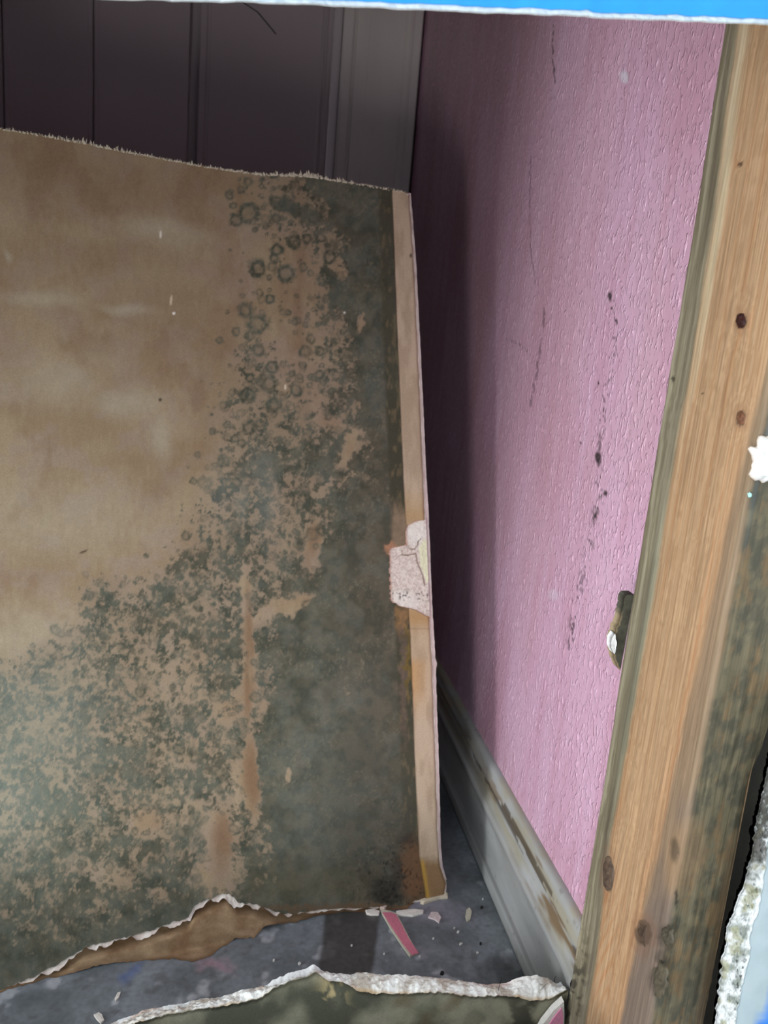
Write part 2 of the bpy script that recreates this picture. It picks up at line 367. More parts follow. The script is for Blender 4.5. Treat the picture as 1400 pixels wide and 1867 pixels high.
# --- mould map, rasterised in panel coordinates (units of 1/2000 of the panel's framing)
RW, RH = 1440, 1860; rx = np.arange(RW)-620.0; ry = np.arange(RH)+120.0
RX, RY = np.meshgrid(rx, ry, indexing='ij')
def left_edge(Y): return pline([(200, 425), (330, 412), (420, 420), (500, 405), (600, 395), (650, 380), (750, 360), (900, 335), (1000, 280), (1060, 190), (1110, 110), (1160, 40), (1200, -40), (1300, -160), (1900, -300)], Y)
def solid_edge(Y): return pline([(200, 570), (330, 572), (380, 600), (450, 650), (500, 600), (560, 615), (640, 650), (740, 665), (800, 700), (860, 640), (920, 610), (1000, 600), (1080, 580), (1140, 520), (1250, 500), (1340, 480), (1450, 470), (1560, 500), (1640, 500), (1900, 420)], Y)
wx = 46*(fbm(RX/70, RY/70, 1, 4)-.5); wy = 46*(fbm(RX/70, RY/70, 6, 4)-.5)
wx2 = 14*(fbm(RX/14, RY/14, 2, 3)-.5)
a = RX+wx+wx2-left_edge(RY+wy); b = RX+wx+wx2-solid_edge(RY+wy)
dens = ss(-25, 130, a)*.48
dens = np.maximum(dens, ss(-70, 18, b)*1.0)
# lower left is dense speckle growing into solid mould
low = ss(1400, 1860, RY+.10*(RX)+1.2*wy)*ss(-200, 0, 500-RX)
dens = np.maximum(dens, .50*ss(1140, 1300, RY-.25*(200-RX)*0+wy)*ss(-20, 60, a)+.0)
dens = np.maximum(dens, (.40+.58*low)*ss(1230, 1420, RY+wy))
dens = np.maximum(dens, ss(1700, 1770, RY+.28*RX+.6*wy)*.98)
for (x, y, r1, r2, g, s) in [(440, 1010, 70, 60, 0, .68), (500, 1180, 90, 90, 0, .85), (560, 1060, 60, 90, 0, .8), (410, 1210, 60, 90, 0, .72), (520, 1320, 90, 60, 0, .8), (220, 1400, 110, 60, 0, .70), (90, 1480, 90, 60, 0, .72),
                             (280, 1545, 30, 17, 0, .9), (220, 1535, 20, 12, 0, .9), (500, 850, 60, 70, 0, .66), (590, 830, 60, 70, 0, .75), (450, 900, 70, 60, 0, .6), (545, 385, 55, 18, 20, .95), (330, 1600, 60, 50, 0, .85), (360, 1420, 80, 40, 0, .62), (200, 1110, 60, 60, 20, .45), (340, 1080, 80, 60, 0, .55)]:
    dens = np.maximum(dens, s*blob(RX+wx*.6+wx2, RY+wy*.6, x, y, r1, r2, g, .6))
# clearings (patches where the paper shows)
for (x, y, r1, r2, g, s) in [(520, 540, 60, 120, 0, .72), (540, 670, 60, 60, 0, .45), (500, 1115, 16, 50, 62, .75), (540, 1102, 42, 10, -25, .85), (570, 1000, 14, 44, 5, .9), (655, 590, 8, 17, 15, .9), (633, 820, 12, 40, 25, .7), (656, 868, 30, 8, 10, .5), (525, 1415, 9, 16, 0, .8),
                             (452, 1090, 12, 90, 0, .8), (452, 1230, 14, 110, 0, .75), (458, 1420, 18, 70, 0, .97), (400, 1545, 22, 60, 0, .95), (430, 1480, 8, 100, 0, .4), (395, 1600, 50, 34, 0, .8), (180, 1590, 70, 20, 15, .55), (270, 1500, 34, 24, 0, .55), (180, 1650, 18, 14, 0, .5), (285, 1630, 18, 14, 0, .6), (638, 1260, 12, 12, 0, .3),
                             (612, 482, 22, 14, 60, .75), (622, 505, 10, 12, 0, .7), (635, 540, 8, 8, 0, .3), (420, 1290, 26, 34, 40, .5), (600, 770, 26, 12, 20, .7), (480, 1290, 10, 30, 0, .5), (350, 1230, 60, 50, 0, .2), (575, 740, 10, 60, 0, .5)]:
    dens = dens*(1-s*blob(RX+wx*.5+wx2, RY+wy*.5+wx2*.5, x, y, r1, r2, g, .45))
dens = np.clip(dens, 0, 1)
n1 = fbm(RX/8.5, RY/9.5, 3, 5, .72); n2 = fbm(RX/34, RY/34, 8, 4)
nn = n1*.80+n2*.20
nn = (nn-nn.mean())/nn.std()
thr = np.interp(dens, [0, .1, .3, .5, .7, .85, 1], [4, 2.7, 1.1, .22, -.55, -1.4, -4])
mould = ss(thr-.6, thr+.4, nn)*(.82+.18*ss(.3, .7, fbm(RX/16, RY/16, 9, 3)))
# ring shaped colonies
def stamp(x, y, r, s, core=.35, sq=1.0):
    R0 = int(r*1.8)+3; i0, j0 = int(x+620)-R0, int(y-120)-R0; i1, j1 = i0+2*R0, j0+2*R0
    if i0 < 0 or j0 < 0 or i1 >= RW or j1 >= RH: return
    X = RX[i0:i1, j0:j1]-x; Y = RY[i0:i1, j0:j1]-y
    wob = 1+.55*(vn((X+x)/(3+r*.35), (Y+y)/(3+r*.35), 4)-.5)
    d = np.hypot(X, Y*sq)*wob/r
    k = np.maximum(np.exp(-((d-.75)/.27)**2), core*(1-ss(.5, .8, d)))*s*(.55+.7*vn((X+x)/4, (Y+y)/4, 6))
    mould[i0:i1, j0:j1] = np.maximum(mould[i0:i1, j0:j1], np.clip(k, 0, 1))
cnt = 0
for q in range(60000):
    if cnt > 3800: break
    x = RNG.uniform(-300, 720); y = RNG.uniform(240, 1780)
    dd = dens[int(x+620), int(y-120)]
    if RNG.random() < min(dd, .6)*.9+.0 and dd > .04 and dd < .93:
        r = RNG.gamma(2.0, 1.7)+1.2
        stamp(x, y, min(r, 13), RNG.uniform(.45, 1), RNG.uniform(.2, .9)); cnt += 1
for (x, y, r, s) in [(470, 490, 15, 1), (536, 440, 13, 1), (505, 455, 12, 1), (500, 470, 9, .9), (427, 1187, 13, 1), (520, 500, 16, .9), (452, 388, 20, .9), (430, 400, 12, .8), (440, 345, 8, .8), (418, 356, 8, .8), (425, 375, 7, .8), (420, 350, 6, .8), (452, 332, 8, .8), (447, 565, 14, .8), (470, 590, 18, .8), (492, 545, 9, 1), (560, 435, 10, .8), (575, 395, 14, .9), (555, 385, 14, .9), (525, 375, 14, .9), (503, 370, 11, .9),
                     (455, 690, 9, 1), (490, 700, 16, .8), (495, 670, 12, .9), (450, 720, 14, .9), (557, 640, 12, .7), (583, 640, 9, .8), (582, 683, 9, .9), (455, 780, 14, .8), (470, 830, 12, .8), (428, 800, 8, .8), (498, 740, 14, .8), (540, 712, 12, .8), (440, 808, 9, .8), (400, 620, 7, .7), (430, 605, 8, .8), (600, 470, 13, .9), (590, 510, 12, .9), (545, 690, 9, .6), (470, 640, 12, .8), (455, 612, 10, .7)]:
    stamp(x, y, r, 1.15*s, .35); stamp(x+.5, y, r*.97, 1.1*s, .3)
stain_r = np.zeros(RX.shape)
for (x, y, r1, r2, g, s) in [(543, 352, 12, 30, 0, .7), (545, 480, 10, 40, 0, .7), (545, 560, 8, 50, 0, .6), (552, 740, 12, 40, 0, .6), (455, 1150, 7, 90, 0, .7), (449, 1250, 6, 90, 0, .8), (462, 1420, 17, 66, 0, 1), (450, 1520, 10, 60, 0, .5), (404, 1530, 16, 55, 0, .9), (570, 985, 13, 30, 0, .8), (560, 1040, 8, 40, 0, .6), (470, 1600, 14, 40, 0, .4),
                             (380, 700, 34, 300, 0, .30), (250, 470, 150, 34, 5, .28), (130, 320, 250, 60, 8, .35), (300, 560, 120, 90, 0, .30), (60, 560, 130, 60, 0, .2), (290, 860, 60, 60, 0, .25), (570, 845, 10, 50, 0, .4)]:
    stain_r = np.maximum(stain_r, s*blob(RX+wx*.4, RY+wy*.4, x, y, r1, r2, g, .8))
pale = np.zeros(RX.shape)
for (x, y, r1, r2, g, s) in [(300, 425, 80, 20, 12, .5), (235, 563, 40, 9, 5, .55), (225, 735, 60, 22, 5, .5), (296, 805, 18, 38, 0, .5), (80, 545, 60, 14, 0, .45), (90, 700, 80, 40, 0, .4), (190, 650, 40, 30, 0, .2), (100, 950, 180, 60, 0, .3), (60, 1160, 120, 60, 0, .35), (480, 900, 26, 70, 0, .5), (400, 900, 26, 60, 0, .35), (436, 905, 14, 40, 0, .45), (60, 1300, 120, 130, 0, .45), (20, 1420, 70, 110, 0, .4), (560, 1440, 60, 110, 0, .18), (640, 1280, 60, 90, 0, .15), (590, 1320, 14, 60, 0, .18), (14, 467, 5, 8, 0, .6)]:
    pale = np.maximum(pale, s*blob(RX+wx*.7, RY+wy*.7, x, y, r1, r2, g, .9))
mot = fbm(RX/90, RY/60, 9, 4); fib = fbm(RX/5, RY/22, 5, 3); fine = fbm(RX/5, RY/5, 1, 3)
col = mix(lin((142, 121, 95)), lin((154, 136, 110)), ss(.3, .7, mot*.7+fib*.3))
col = mix(col, lin((150, 132, 118)), ss(.45, .7, fbm(RX/45, RY/38, 7, 5, .6))*.55)
col = mix(col, lin((128, 102, 80)), ss(.5, .72, fbm(RX/60, RY/90, 3, 5, .6))*.5)
col = mix(col, lin((122, 96, 73)), stain_r)
col = col*(.95+.10*fbm(RX/2.5, RY/2.5, 8, 2))[..., None]
col = mix(col, lin((172, 162, 142)), pale)
col = col*(.93+.14*fine)[..., None]
# pinkish ground between the colonies
col = mix(col, lin((146, 128, 108)), ss(.1, .4, dens)*.6)
mc = mix(lin((56, 63, 53)), lin((76, 82, 72)), ss(.35, .65, fbm(RX/26, RY/26, 4, 4)))
olive = ss(0, 1, ss(560, 700, RX+wx)*ss(600, 900, RY))
mc = mix(mc, lin((62, 62, 51)), olive*.75)
mc = mix(mc, lin((80, 86, 78)), ss(.5, .68, fbm(RX/40, RY/40, 10, 4))*ss(.85, 1, dens)*.6)
mc = mix(mc, lin((118, 124, 118)), pale*.9)
speck = ss(.60, .74, fbm(RX/3.2, RY/4.2, 4, 3, .7)); mc = mc*(.80+.40*fine)[..., None]; mc = mix(mc, lin((122, 116, 98)), speck*.5*ss(.35, .6, fbm(RX/60, RY/60, 2, 3)))
film = ss(.25, .6, dens)*.16
col = mix(col, mc, np.clip(mould*.93+film*(1-mould), 0, 1))
# pale green glow at the far left, light painted into the colour
painted_glow = blob(RX+wx, RY+wy, -30, 1400, 170, 190, 0, .9)
col = mix(col, lin((150, 172, 160)), painted_glow*.14)
# lap band by the edge strip: dark, brown, streaked
sl_ = sedge(RY); lap = ss(-30, -22, RX-sl_+3*(fib-.5))*1.0
lapc = mix(lin((66, 64, 50)), lin((104, 92, 68)), ss(.56, .72, fbm(RX/5, RY/16, 7, 4)))
lapw = pline([(300, .75), (700, .8), (780, 1), (915, 1), (925, .95), (1180, 1), (1300, .9), (1500, .8), (1700, .9)], RY)
col = mix(col, lapc, lap*lapw*.9)
cl = ss(905, 945, RY+40*(fib-.5))*(1-ss(1000, 1006, RY))*lap*(.6+.6*fine)
col = mix(col, lin((140, 120, 98)), cl*.9)
for (x, y, r1, r2, c_, s) in [(735, 1128, 14, 26, (140, 108, 72), .9), (735, 1240, 6, 110, (110, 92, 80), .55), (745, 1210, 5, 60, (130, 104, 40), .5), (712, 1000, 8, 10, (180, 130, 100), .8),
                              (755, 1590, 26, 56, (112, 82, 58), .9), (700, 1625, 34, 26, (34, 30, 26), .8), (672, 1600, 20, 12, (56, 50, 40), .7), (742, 1530, 12, 12, (60, 44, 36), .6), (725, 1585, 12, 26, (44, 38, 32), .6), (660, 1480, 90, 120, (74, 76, 70), .35), (560, 1610, 120, 30, (94, 88, 68), .4), (640, 1655, 200, 6, (104, 80, 58), .7)]:
    col = mix(col, lin(c_), s*blob(RX+12*(n1-.5)*2+wx2, RY+16*(n1-.5)*2, x, y, r1, r2, 0, .5)*(.6+.8*fine))
spk = ss(.68, .74, fbm(RX/4, RY/4, 10, 2))*(blob(RX, RY, 715, 1610, 60, 60, 0, .8)+.4*blob(RX, RY, 742, 1535, 16, 20)); col = mix(col, lin((24, 22, 18)), np.clip(spk, 0, 1)*.9)
for (x, y, r1, r2, g, c_) in [(152, 1006, 8, 1.8, -22, (62, 46, 34)), (312, 547, 2, 9, 5, (210, 190, 165)), (317, 571, 2.4, 2.4, 0, (250, 245, 235)), (293, 427, 2, 7, 0, (225, 215, 200)), (292, 729, 3, 3, 0, (50, 40, 34)), (520, 706, 2, 5, 0, (215, 200, 180)), (628, 570, 2, 2, 0, (230, 225, 215))]:
    col = mix(col, lin(c_), blob(RX, RY, x, y, r1, r2, g, .4)*.9)
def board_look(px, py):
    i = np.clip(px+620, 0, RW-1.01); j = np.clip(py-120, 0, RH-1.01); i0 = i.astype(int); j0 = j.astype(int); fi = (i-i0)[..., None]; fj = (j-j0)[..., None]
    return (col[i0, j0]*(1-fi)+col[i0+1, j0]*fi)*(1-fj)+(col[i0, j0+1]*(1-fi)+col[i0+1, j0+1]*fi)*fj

dp = empty('drywall_sheet', tuple(B0), 'large loose drywall panel leaning in the corner, brown paper overgrown with green-black mould', 'drywall')
def dmg_l(y): return pline([(940, 790), (948, 770), (952, 755), (959, 742), (970, 740), (994, 741), (1000, 710), (1021, 711), (1043, 710), (1064, 712), (1081, 711), (1096, 714), (1104, 726), (1112, 758), (1123, 776), (1126, 800)], y)
def outline(px0, px1, nx, ny, top, low, d, amp_t=0, amp_l=0, seed=0):
    X = np.linspace(px0, px1, nx); t = pline(top, X)+amp_t*(fbm(X/6, X*0, seed, 3)-.5); l = pline(low, X)+amp_l*(fbm(X/7, X*0+5, seed+1, 4)-.5)
    T = np.linspace(0, 1, ny)[None, :]; Y = t[:, None]*(1-T)+l[:, None]*T
    return np.repeat(X[:, None], ny, 1), Y
# mould paper: from far left to the inner side of the edge strip, row wise so the right side follows the strip
ny = 620; nx = 470
tt = np.linspace(0, 1, ny)
Yc = 345+(1640-345)*tt
S_ = np.concatenate([np.linspace(0, .40, 60)[:-1], np.linspace(.40, 1, nx-59)])[:, None]
Xr = sedge(Yc)[None, :]+4
X = -620*(1-S_)+Xr*S_
for _ in range(3):
    tp = pline(TOP, X)+3.0*(fbm(X/6, X*0, 2, 3)-.5); lw = pline(LOW, X)+7*(fbm(X/7, X*0+5, 5, 4)-.5)
    Y = tp*(1-tt[None, :])+lw*tt[None, :]; Xr = sedge(Y)[..., :]+4; X = -620*(1-S_)+Xr*S_
P = onb(X, Y); px, py = X, Y
lift = .0016*(fbm(px/260, py/260, 3, 2)-.5)+.00025*(fbm(px/8, py/8, 2, 3)-.5); P = P+nb*lift[..., None]
hole = (px > dmg_l(py)+5*(fbm(px/5, py/5, 4, 3)-.5)) & (py > 950) & (py < 1126)
keep = ~(hole[:-1, :-1] | hole[1:, 1:])
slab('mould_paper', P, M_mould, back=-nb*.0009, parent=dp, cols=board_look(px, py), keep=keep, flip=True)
# gypsum core
X, Y = outline(-620, 747, 300, 120, TOP, LOW, 0, 3, 9, 2)
Y = Y.copy(); g = ss(.93, 1, np.linspace(0, 1, 120))[None, :]*((9*ss(.35, .7, fbm(X/14, X*0, 7, 4))+14*np.exp(-((X-420)/18)**2))*ss(-60, 60, X)*(1-ss(500, 540, X))+1)
Y += g
yy = np.linspace(0, 1, 120)[None, :]
X = X+(redge(Y)-747-1)*np.clip((X+160)/907, 0, 1)**6
P = onb(X, Y, -.0022)
def gyp_cols(px, py, seed=1):
    n = fbm(px/9, py/9, seed, 4); return mix(lin((206, 186, 176)), lin((240, 230, 222)), ss(.3, .7, n))
slab('gypsum_core', P, M_gyp, back=-nb*.0100, parent=dp, cols=gyp_cols(X, Y), flip=True)
# exposed gypsum at the broken edge
yv = np.linspace(946, 1127, 150); Sx = np.linspace(0, 1, 70)[:, None]
L_ = dmg_l(yv)-6; L_ = np.minimum(L_, redge(yv)-2); X = L_[None, :]*(1-Sx)+(redge(yv)-.5)[None, :]*Sx; Y = np.repeat(yv[None, :], 70, 0)
n = fbm(X/8, Y/8, 3, 4); n3 = fbm(X/3, Y/3, 6, 3)
P = onb(X, Y, -.0007)+nb*(.0009*(n-.5)+.0003*(n3-.5))[..., None]
c = mix(lin((200, 184, 174)), lin((224, 212, 202)), ss(.3, .7, n3))
c = mix(c, lin((228, 222, 212)), blob(X, Y, 758, 972, 20, 24, 0, .4)+blob(X, Y, 735, 1095, 30, 18, 0, .5)*.7)
c = mix(c, lin((226, 226, 192)), ss(0, 3, X-pline([(980, 772), (1000, 762), (1030, 765), (1064, 777), (1070, 800)], Y))*ss(978, 990, Y)*(1-ss(1060, 1066, Y)))
w = 3*(fbm(X/7, Y/7, 2, 3)-.5)
ck = np.maximum.reduce([seg(X+w, Y+w, [(741, 992), (747, 1000), (756, 1002), (761, 992), (767, 982)], 1.2), seg(X+w, Y+w, [(731, 1012), (745, 1012), (758, 1009), (761, 1026), (770, 1048), (774, 1066)], 1.3), seg(X+w, Y+w, [(722, 1020), (733, 1010), (731, 1003)], 1.0)*.6])
c = mix(c, lin((120, 98, 76)), ck*.85)
pit = ss(.62, .7, fbm(X/3.3, Y/3.3, 8, 2))*np.exp(-((Y-1086)/9)**2); c = mix(c, lin((70, 62, 56)), pit*.9)
c = mix(c, lin((196, 140, 112)), (1-ss(0, 7, X-dmg_l(Y)+2))*.7)
slab('exposed_gypsum', P, M_gyp, parent=dp, cols=c, flip=True)
dp_children_lbl = bpy.data.objects['exposed_gypsum']; dp_children_lbl['label'] = 'broken spot where pinkish white gypsum shows'
# edge strip of clean paper
yv = np.concatenate([np.linspace(347, 1637, 640)]); Sx = np.linspace(0, 1, 22)[:, None]
rl = sedge(yv)+.8*(fbm(yv/20, yv*0, 3, 3)-.5); rr = redge(yv)-1.2+1.6*(fbm(yv/14, yv*0, 8, 3)-.5)
X = rl[None, :]*(1-Sx)+rr[None, :]*Sx; Y = np.repeat(yv[None, :], 22, 0)
Y = Y+((X-715)/33*6)*np.exp(-(Y-347)/10)+(1-ss(1560, 1637, Y))*0-(X-780)/30*6*ss(1600, 1637, Y)
P = onb(X, Y, .0006)+nb*(-.0022*np.clip((Sx-.86)/.14, 0, 1)**2*np.ones(X.shape))[..., None]
c = mix(lin((172, 152, 128)), lin((190, 170, 146)), ss(.3, .7, fbm(X/14, Y/50, 2, 4)))
c = mix(c, lin((182, 152, 106)), ss(880, 930, Y)*(1-ss(1010, 1300, Y))*.5)
c = mix(c, lin((176, 140, 96)), np.exp(-((Y-1125)/20)**2)*.9+np.exp(-((Y-940)/10)**2)*.4)
c = mix(c, lin((196, 140, 60)), ss(1190, 1215, Y)*(1-ss(1240, 1330, Y))*(1-Sx)*.5)
c = mix(c, lin((130, 100, 66)), ss(1555, 1580, Y+6*(fbm(X/6, Y/6, 1, 3)-.5))*.9)
c = mix(c, lin((190, 150, 60)), ss(1560, 1575, Y)*np.exp(-((X-(768+(Y-1560)*.16))/4)**2)*.7)
c = mix(c, lin((60, 48, 42)), blob(X, Y, 749, 466, 2.5, 4)*.8+(1-ss(.6, 1.6, np.abs(Y-1146)))*.25)
hole = (X > dmg_l(Y)+3*(fbm(X/5, Y/5, 4, 3)-.5)) & (Y > 950) & (Y < 1126)
keep = ~(hole[:-1, :-1] | hole[1:, 1:])
o = slab('edge_strip', P, M_mould, back=-nb*.0008, parent=dp, cols=c, keep=keep, flip=True); o['label'] = 'clean beige strip of paper along the right edge'
# front paper: the brown inner side below the tear, and the pale lip along the right edge
X, Y = outline(-620, 802, 400, 60, [(-620, 1700), (-160, 1590), (200, 1560), (813, 1560)], FLP, 0, 0, 6, 4)
T_ = np.linspace(0, 1, 60)[None, :]; fw_ = ss(2, 26, Y-pline(LOW, X))
P = onb(X, Y, -.0124)*(1-fw_[..., None])+onb(X, Y, -.001)*fw_[..., None]
P = P+nb*(.0006*fbm(X/80, X*0, 4, 3)+.0006*(fbm(X/20, Y/20, 1, 3)-.5))[..., None]
P = P*np.minimum(1, (ZF+.0004)/P[..., 2])[..., None]
c = mix(lin((134, 110, 84)), lin((160, 135, 106)), ss(.3, .7, fbm(X/30, Y/14, 6, 4)))
c = mix(c, lin((112, 80, 54)), ss(.5, .7, fbm(X/40, Y/40, 2, 4))*.5)
low_ = pline(FLP, X); c = mix(c, lin((96, 66, 44)), (1-ss(0, 7, low_-Y))*.55)
o = slab('torn_flap', P, M_paper, back=-nb*.0005, parent=dp, cols=c, flip=True); o['label'] = 'brown inner face of the front paper below the ragged tear'
yv = np.linspace(352, 1604, 400); rr = redge(yv)
wd = pline([(352, .8), (500, 1.8), (850, 3.2), (920, 4.8), (1080, 5), (1200, 4.4), (1210, 7), (1222, 4), (1400, 3.4), (1540, 2.4), (1604, 1.6)], yv)+1.2*(fbm(yv/9, yv*0, 4, 3)-.5)
X = np.stack([rr-6, rr-1.5, rr+wd], 0); Y = np.repeat(yv[None, :], 3, 0)
P = onb(X, Y, -.0030)
c = mix(lin((196, 172, 172)), lin((226, 206, 204)), fbm(X/10, Y/20, 3, 3))
o = slab('painted_lip', P, M_gyp, back=-nb*.0090, parent=dp, cols=c, flip=True); o['label'] = 'thin pale pink painted edge'
# frayed fibres along the cut top
V = []; f = []
for q in range(800):
    x = RNG.uniform(-40, 745); y = float(pline(TOP, x))+RNG.uniform(-.5, 2); big = 1.0+1.6*math.exp(-((x-555)/50)**2)+.8*math.exp(-((x-150)/60)**2)
    h = (RNG.gamma(1.3, 1.0)+.8)*big; w_ = RNG.uniform(.8, 2.4)*big**.5; lean = RNG.uniform(-3, 3)
    d = RNG.uniform(-.002, .0015)
    q_ = onb(np.array([x-w_, x+w_, x+lean, x]), np.array([y+1, y+1, y-h, y+1]), d); q_[3] += -nb*.0008
    k = len(V); V += list(q_); f += [(k, k+1, k+2), (k+1, k+3, k+2), (k+3, k, k+2)]
cf = np.repeat([lin((215, 205, 184))], len(V), 0)*RNG.uniform(.75, 1.1, (len(V), 1))
o = make_obj('paper_fray', V, f, M_gyp, dp, cf, smooth=False); o['kind'] = 'stuff'

# ================================================================= BROKEN LOWER DRYWALL (far side of the partition)
bd = empty('broken_drywall', (0, YF, ZF), 'low broken drywall remnant in the foreground, green mouldy face and crumbly white top edge', 'drywall')
GT = [(-400, 2100), (120, 1900), (200, 1867), (232, 1853), (262, 1840), (330, 1831), (362, 1822), (400, 1818), (440, 1805), (490, 1796), (530, 1785), (575, 1771), (600, 1772), (640, 1777), (665, 1772), (700, 1777), (740, 1777), (820, 1784), (900, 1794), (928, 1792), (960, 1781), (985, 1777), (1008, 1783), (1034, 1796), (1100, 1810)]
GB = [(-400, 2112), (120, 1925), (200, 1884), (250, 1866), (310, 1850), (372, 1841), (430, 1832), (478, 1820), (500, 1802), (540, 1788), (575, 1776), (600, 1790), (625, 1792), (650, 1808), (690, 1814), (760, 1813), (800, 1811), (860, 1819), (930, 1818), (970, 1826), (1000, 1824), (1034, 1806), (1100, 1830)]
Xp = np.linspace(-380, 1036, 620)
zt = np.array([ony(x, y+4.5*(v-.5), YF+TH)[[0, 2]] for x, y, v in zip(Xp, pline(GT, Xp), fbm(Xp/8, Xp*0, 3, 4))])
zb = np.array([ony(x, y+6*(v-.5), YF)[[0, 2]] for x, y, v in zip(Xp, pline(GB, Xp), fbm(Xp/7, Xp*0, 5, 4))])
zb[:, 0] = np.clip(zb[:, 0], -.6, .2535); zt[:, 0] = zb[:, 0]
nT = 26; T = np.linspace(0, 1, nT)[None, :]
Zg = zb[:, 1][:, None]*(1-T)+zt[:, 1][:, None]*T; Yg = YF+TH*T+0*Zg; Xg = np.repeat(zb[:, 0][:, None], nT, 1)
rn = (fbm(Xg*130, Yg*130, 4, 4)-.5)*.8+(fbm(Xg*420, Yg*420, 7, 4, .7)-.5)*.75
P = np.stack([Xg, Yg, Zg+.0055*rn*np.sin(np.pi*T)**.5+.0012*np.sin(np.pi*T)], -1)
c = mix(lin((190, 180, 168)), lin((240, 240, 236)), ss(.35, .62, fbm(Xg*120, Yg*160, 2, 5, .65)))
c = mix(c, lin((190, 160, 116)), (1-ss(.02, .2, T+.3*(fbm(Xg*70, Yg*70, 8, 3)-.5)))*.75)
c = mix(c, lin((216, 186, 176)), ss(.6, .9, T)*ss(.45, .6, fbm(Xg*20, Yg*20, 6, 3))*.6)
Bk = P.copy(); Bk[..., 2] = ZF+.0
Bk = P.copy(); Bk[..., 2] -= .016; Bk[..., 1] = np.clip(Bk[..., 1], YF+.0008, YF+TH-.0008)
slab('torn_gypsum_edge', P, M_gyp, back=Bk, parent=bd, cols=c, flip=False)
nz = 90; T = np.linspace(0, 1, nz)[None, :]**.7
Zg = (zb[:, 1]+.0004)[:, None]*(1-T)+ZF*T; Xg = np.repeat(zb[:, 0][:, None], nz, 1)
P = np.stack([Xg, np.full(Zg.shape, YF), Zg], -1)
n = fbm(Xg*38, Zg*38, 5, 5); n2 = fbm(Xg*14+5, Zg*14, 2, 3)
c = mix(lin((80, 81, 68)), lin((142, 140, 120)), ss(.35, .68, n*.7+n2*.3))
c = mix(c, lin((100, 84, 60)), ss(.55, .72, fbm(Xg*24, Zg*24, 9, 4))*.6)
c = mix(c, lin((40, 40, 34)), ss(.46, .62, fbm(Xg*50, Zg*50, 1, 4))*ss(.15, .235, Xg)*.85)
c = mix(c, lin((196, 178, 132)), np.exp(-((Xg-.076)/.009)**2)*(T < .2)*ss(.45, .6, fbm(Xg*160, Zg*160, 7, 3))*.8)
slab('mouldy_face', P, M_mould, back=np.array([0, .0008, 0]), parent=bd, cols=c, flip=False)
P = P.copy(); P[..., 1] = YF+.0010; P[..., 2] -= .004; P[..., 2] = np.maximum(P[..., 2], ZF)
slab('gypsum_core', P[:, ::6], M_gyp, back=np.array([0, TH-.002, 0]), parent=bd, cols=np.full(P[:, ::6].shape, .6))
# right of the stud: mouldy drywall seen down the gap
P = np.stack(np.meshgrid(np.linspace(.293, .6, 12), [YF], np.linspace(ZF, .2, 30), indexing='ij'), -1)[:, 0]
o = slab('wall_inner', P, M_mould, back=np.array([0, TH, 0]), cols=mix(lin((52, 50, 46)), lin((96, 94, 84)), fbm(P[..., 0]*40, P[..., 2]*40, 3, 4))); tag(o, kind='structure')

# ================================================================= STUD
SX0, SX1, SY0, SY1 = .254, .2915, .350, .4465
st = empty('wooden_stud', (SX0, SY0, ZF), 'upright pine wall stud with bare orange centre and grey mouldy edges, at the right', 'stud')
z0, z1 = ZF, .26; nz = 620
zz = np.linspace(z0, z1, nz)
# cross-section polyline: far-left corner -> left face -> near corner -> front face -> right
RAD = .0035
cs = [(SX0+.002, SY1, -1)]
for a_ in np.linspace(0, 1, 70): cs.append((SX0, SY1-.002-(SY1-SY0-.002-RAD)*a_, a_))
for a_ in np.linspace(0, math.pi/2, 8)[1:-1]: cs.append((SX0+RAD-RAD*math.cos(a_), SY0+RAD-RAD*math.sin(a_), 1+.1*a_/1.57))
for a_ in np.linspace(0, 1, 34): cs.append((SX0+RAD+(SX1-SX0-RAD)*a_, SY0, 1.1+a_))
cs = np.array(cs); nc = len(cs)
CSX = np.repeat(cs[:, 0][:, None], nz, 1); CSY = np.repeat(cs[:, 1][:, None], nz, 1); U = np.repeat(cs[:, 2][:, None], nz, 1); Z = np.repeat(zz[None, :], nc, 0)
# ragged right arris of the front face
xr = np.interp(zz, [-.52, -.38, -.30, -.235, -.222, -.214, -.205, -.19, 0, .3], [.2925, .2915, .2900, .2885, .2880, .2905, .2925, .2935, .2965, .297])+.0012*(fbm(zz*160, zz*0, 3, 4)-.5)
ft = np.clip((U-1.1), 0, 1); CSX = np.where(U > 1.1, SX0+RAD+(xr[None, :]-SX0-RAD)*ft, CSX)
P = np.stack([CSX, CSY, Z], -1)
bump_ = .0006*(fbm(U*40, Z*8, 3, 3)-.5)+.0010*(fbm(U*9, Z*30, 7, 3)-.5)*(U > 1.0)
P[..., 0] -= np.where(U <= 1.05, bump_, 0); P[..., 1] -= np.where(U > 1.05, bump_, 0)
P[..., 0] -= .0012*(fbm(Z*24, Z*0, 4, 3)-.5)*(U < .1)
wob = .05*(fbm(Z*14, Z*0, 2, 3)-.5)+.03*(fbm(Z*70, U*3, 6, 3)-.5)
u_ = U+wob
px, py = project(P)
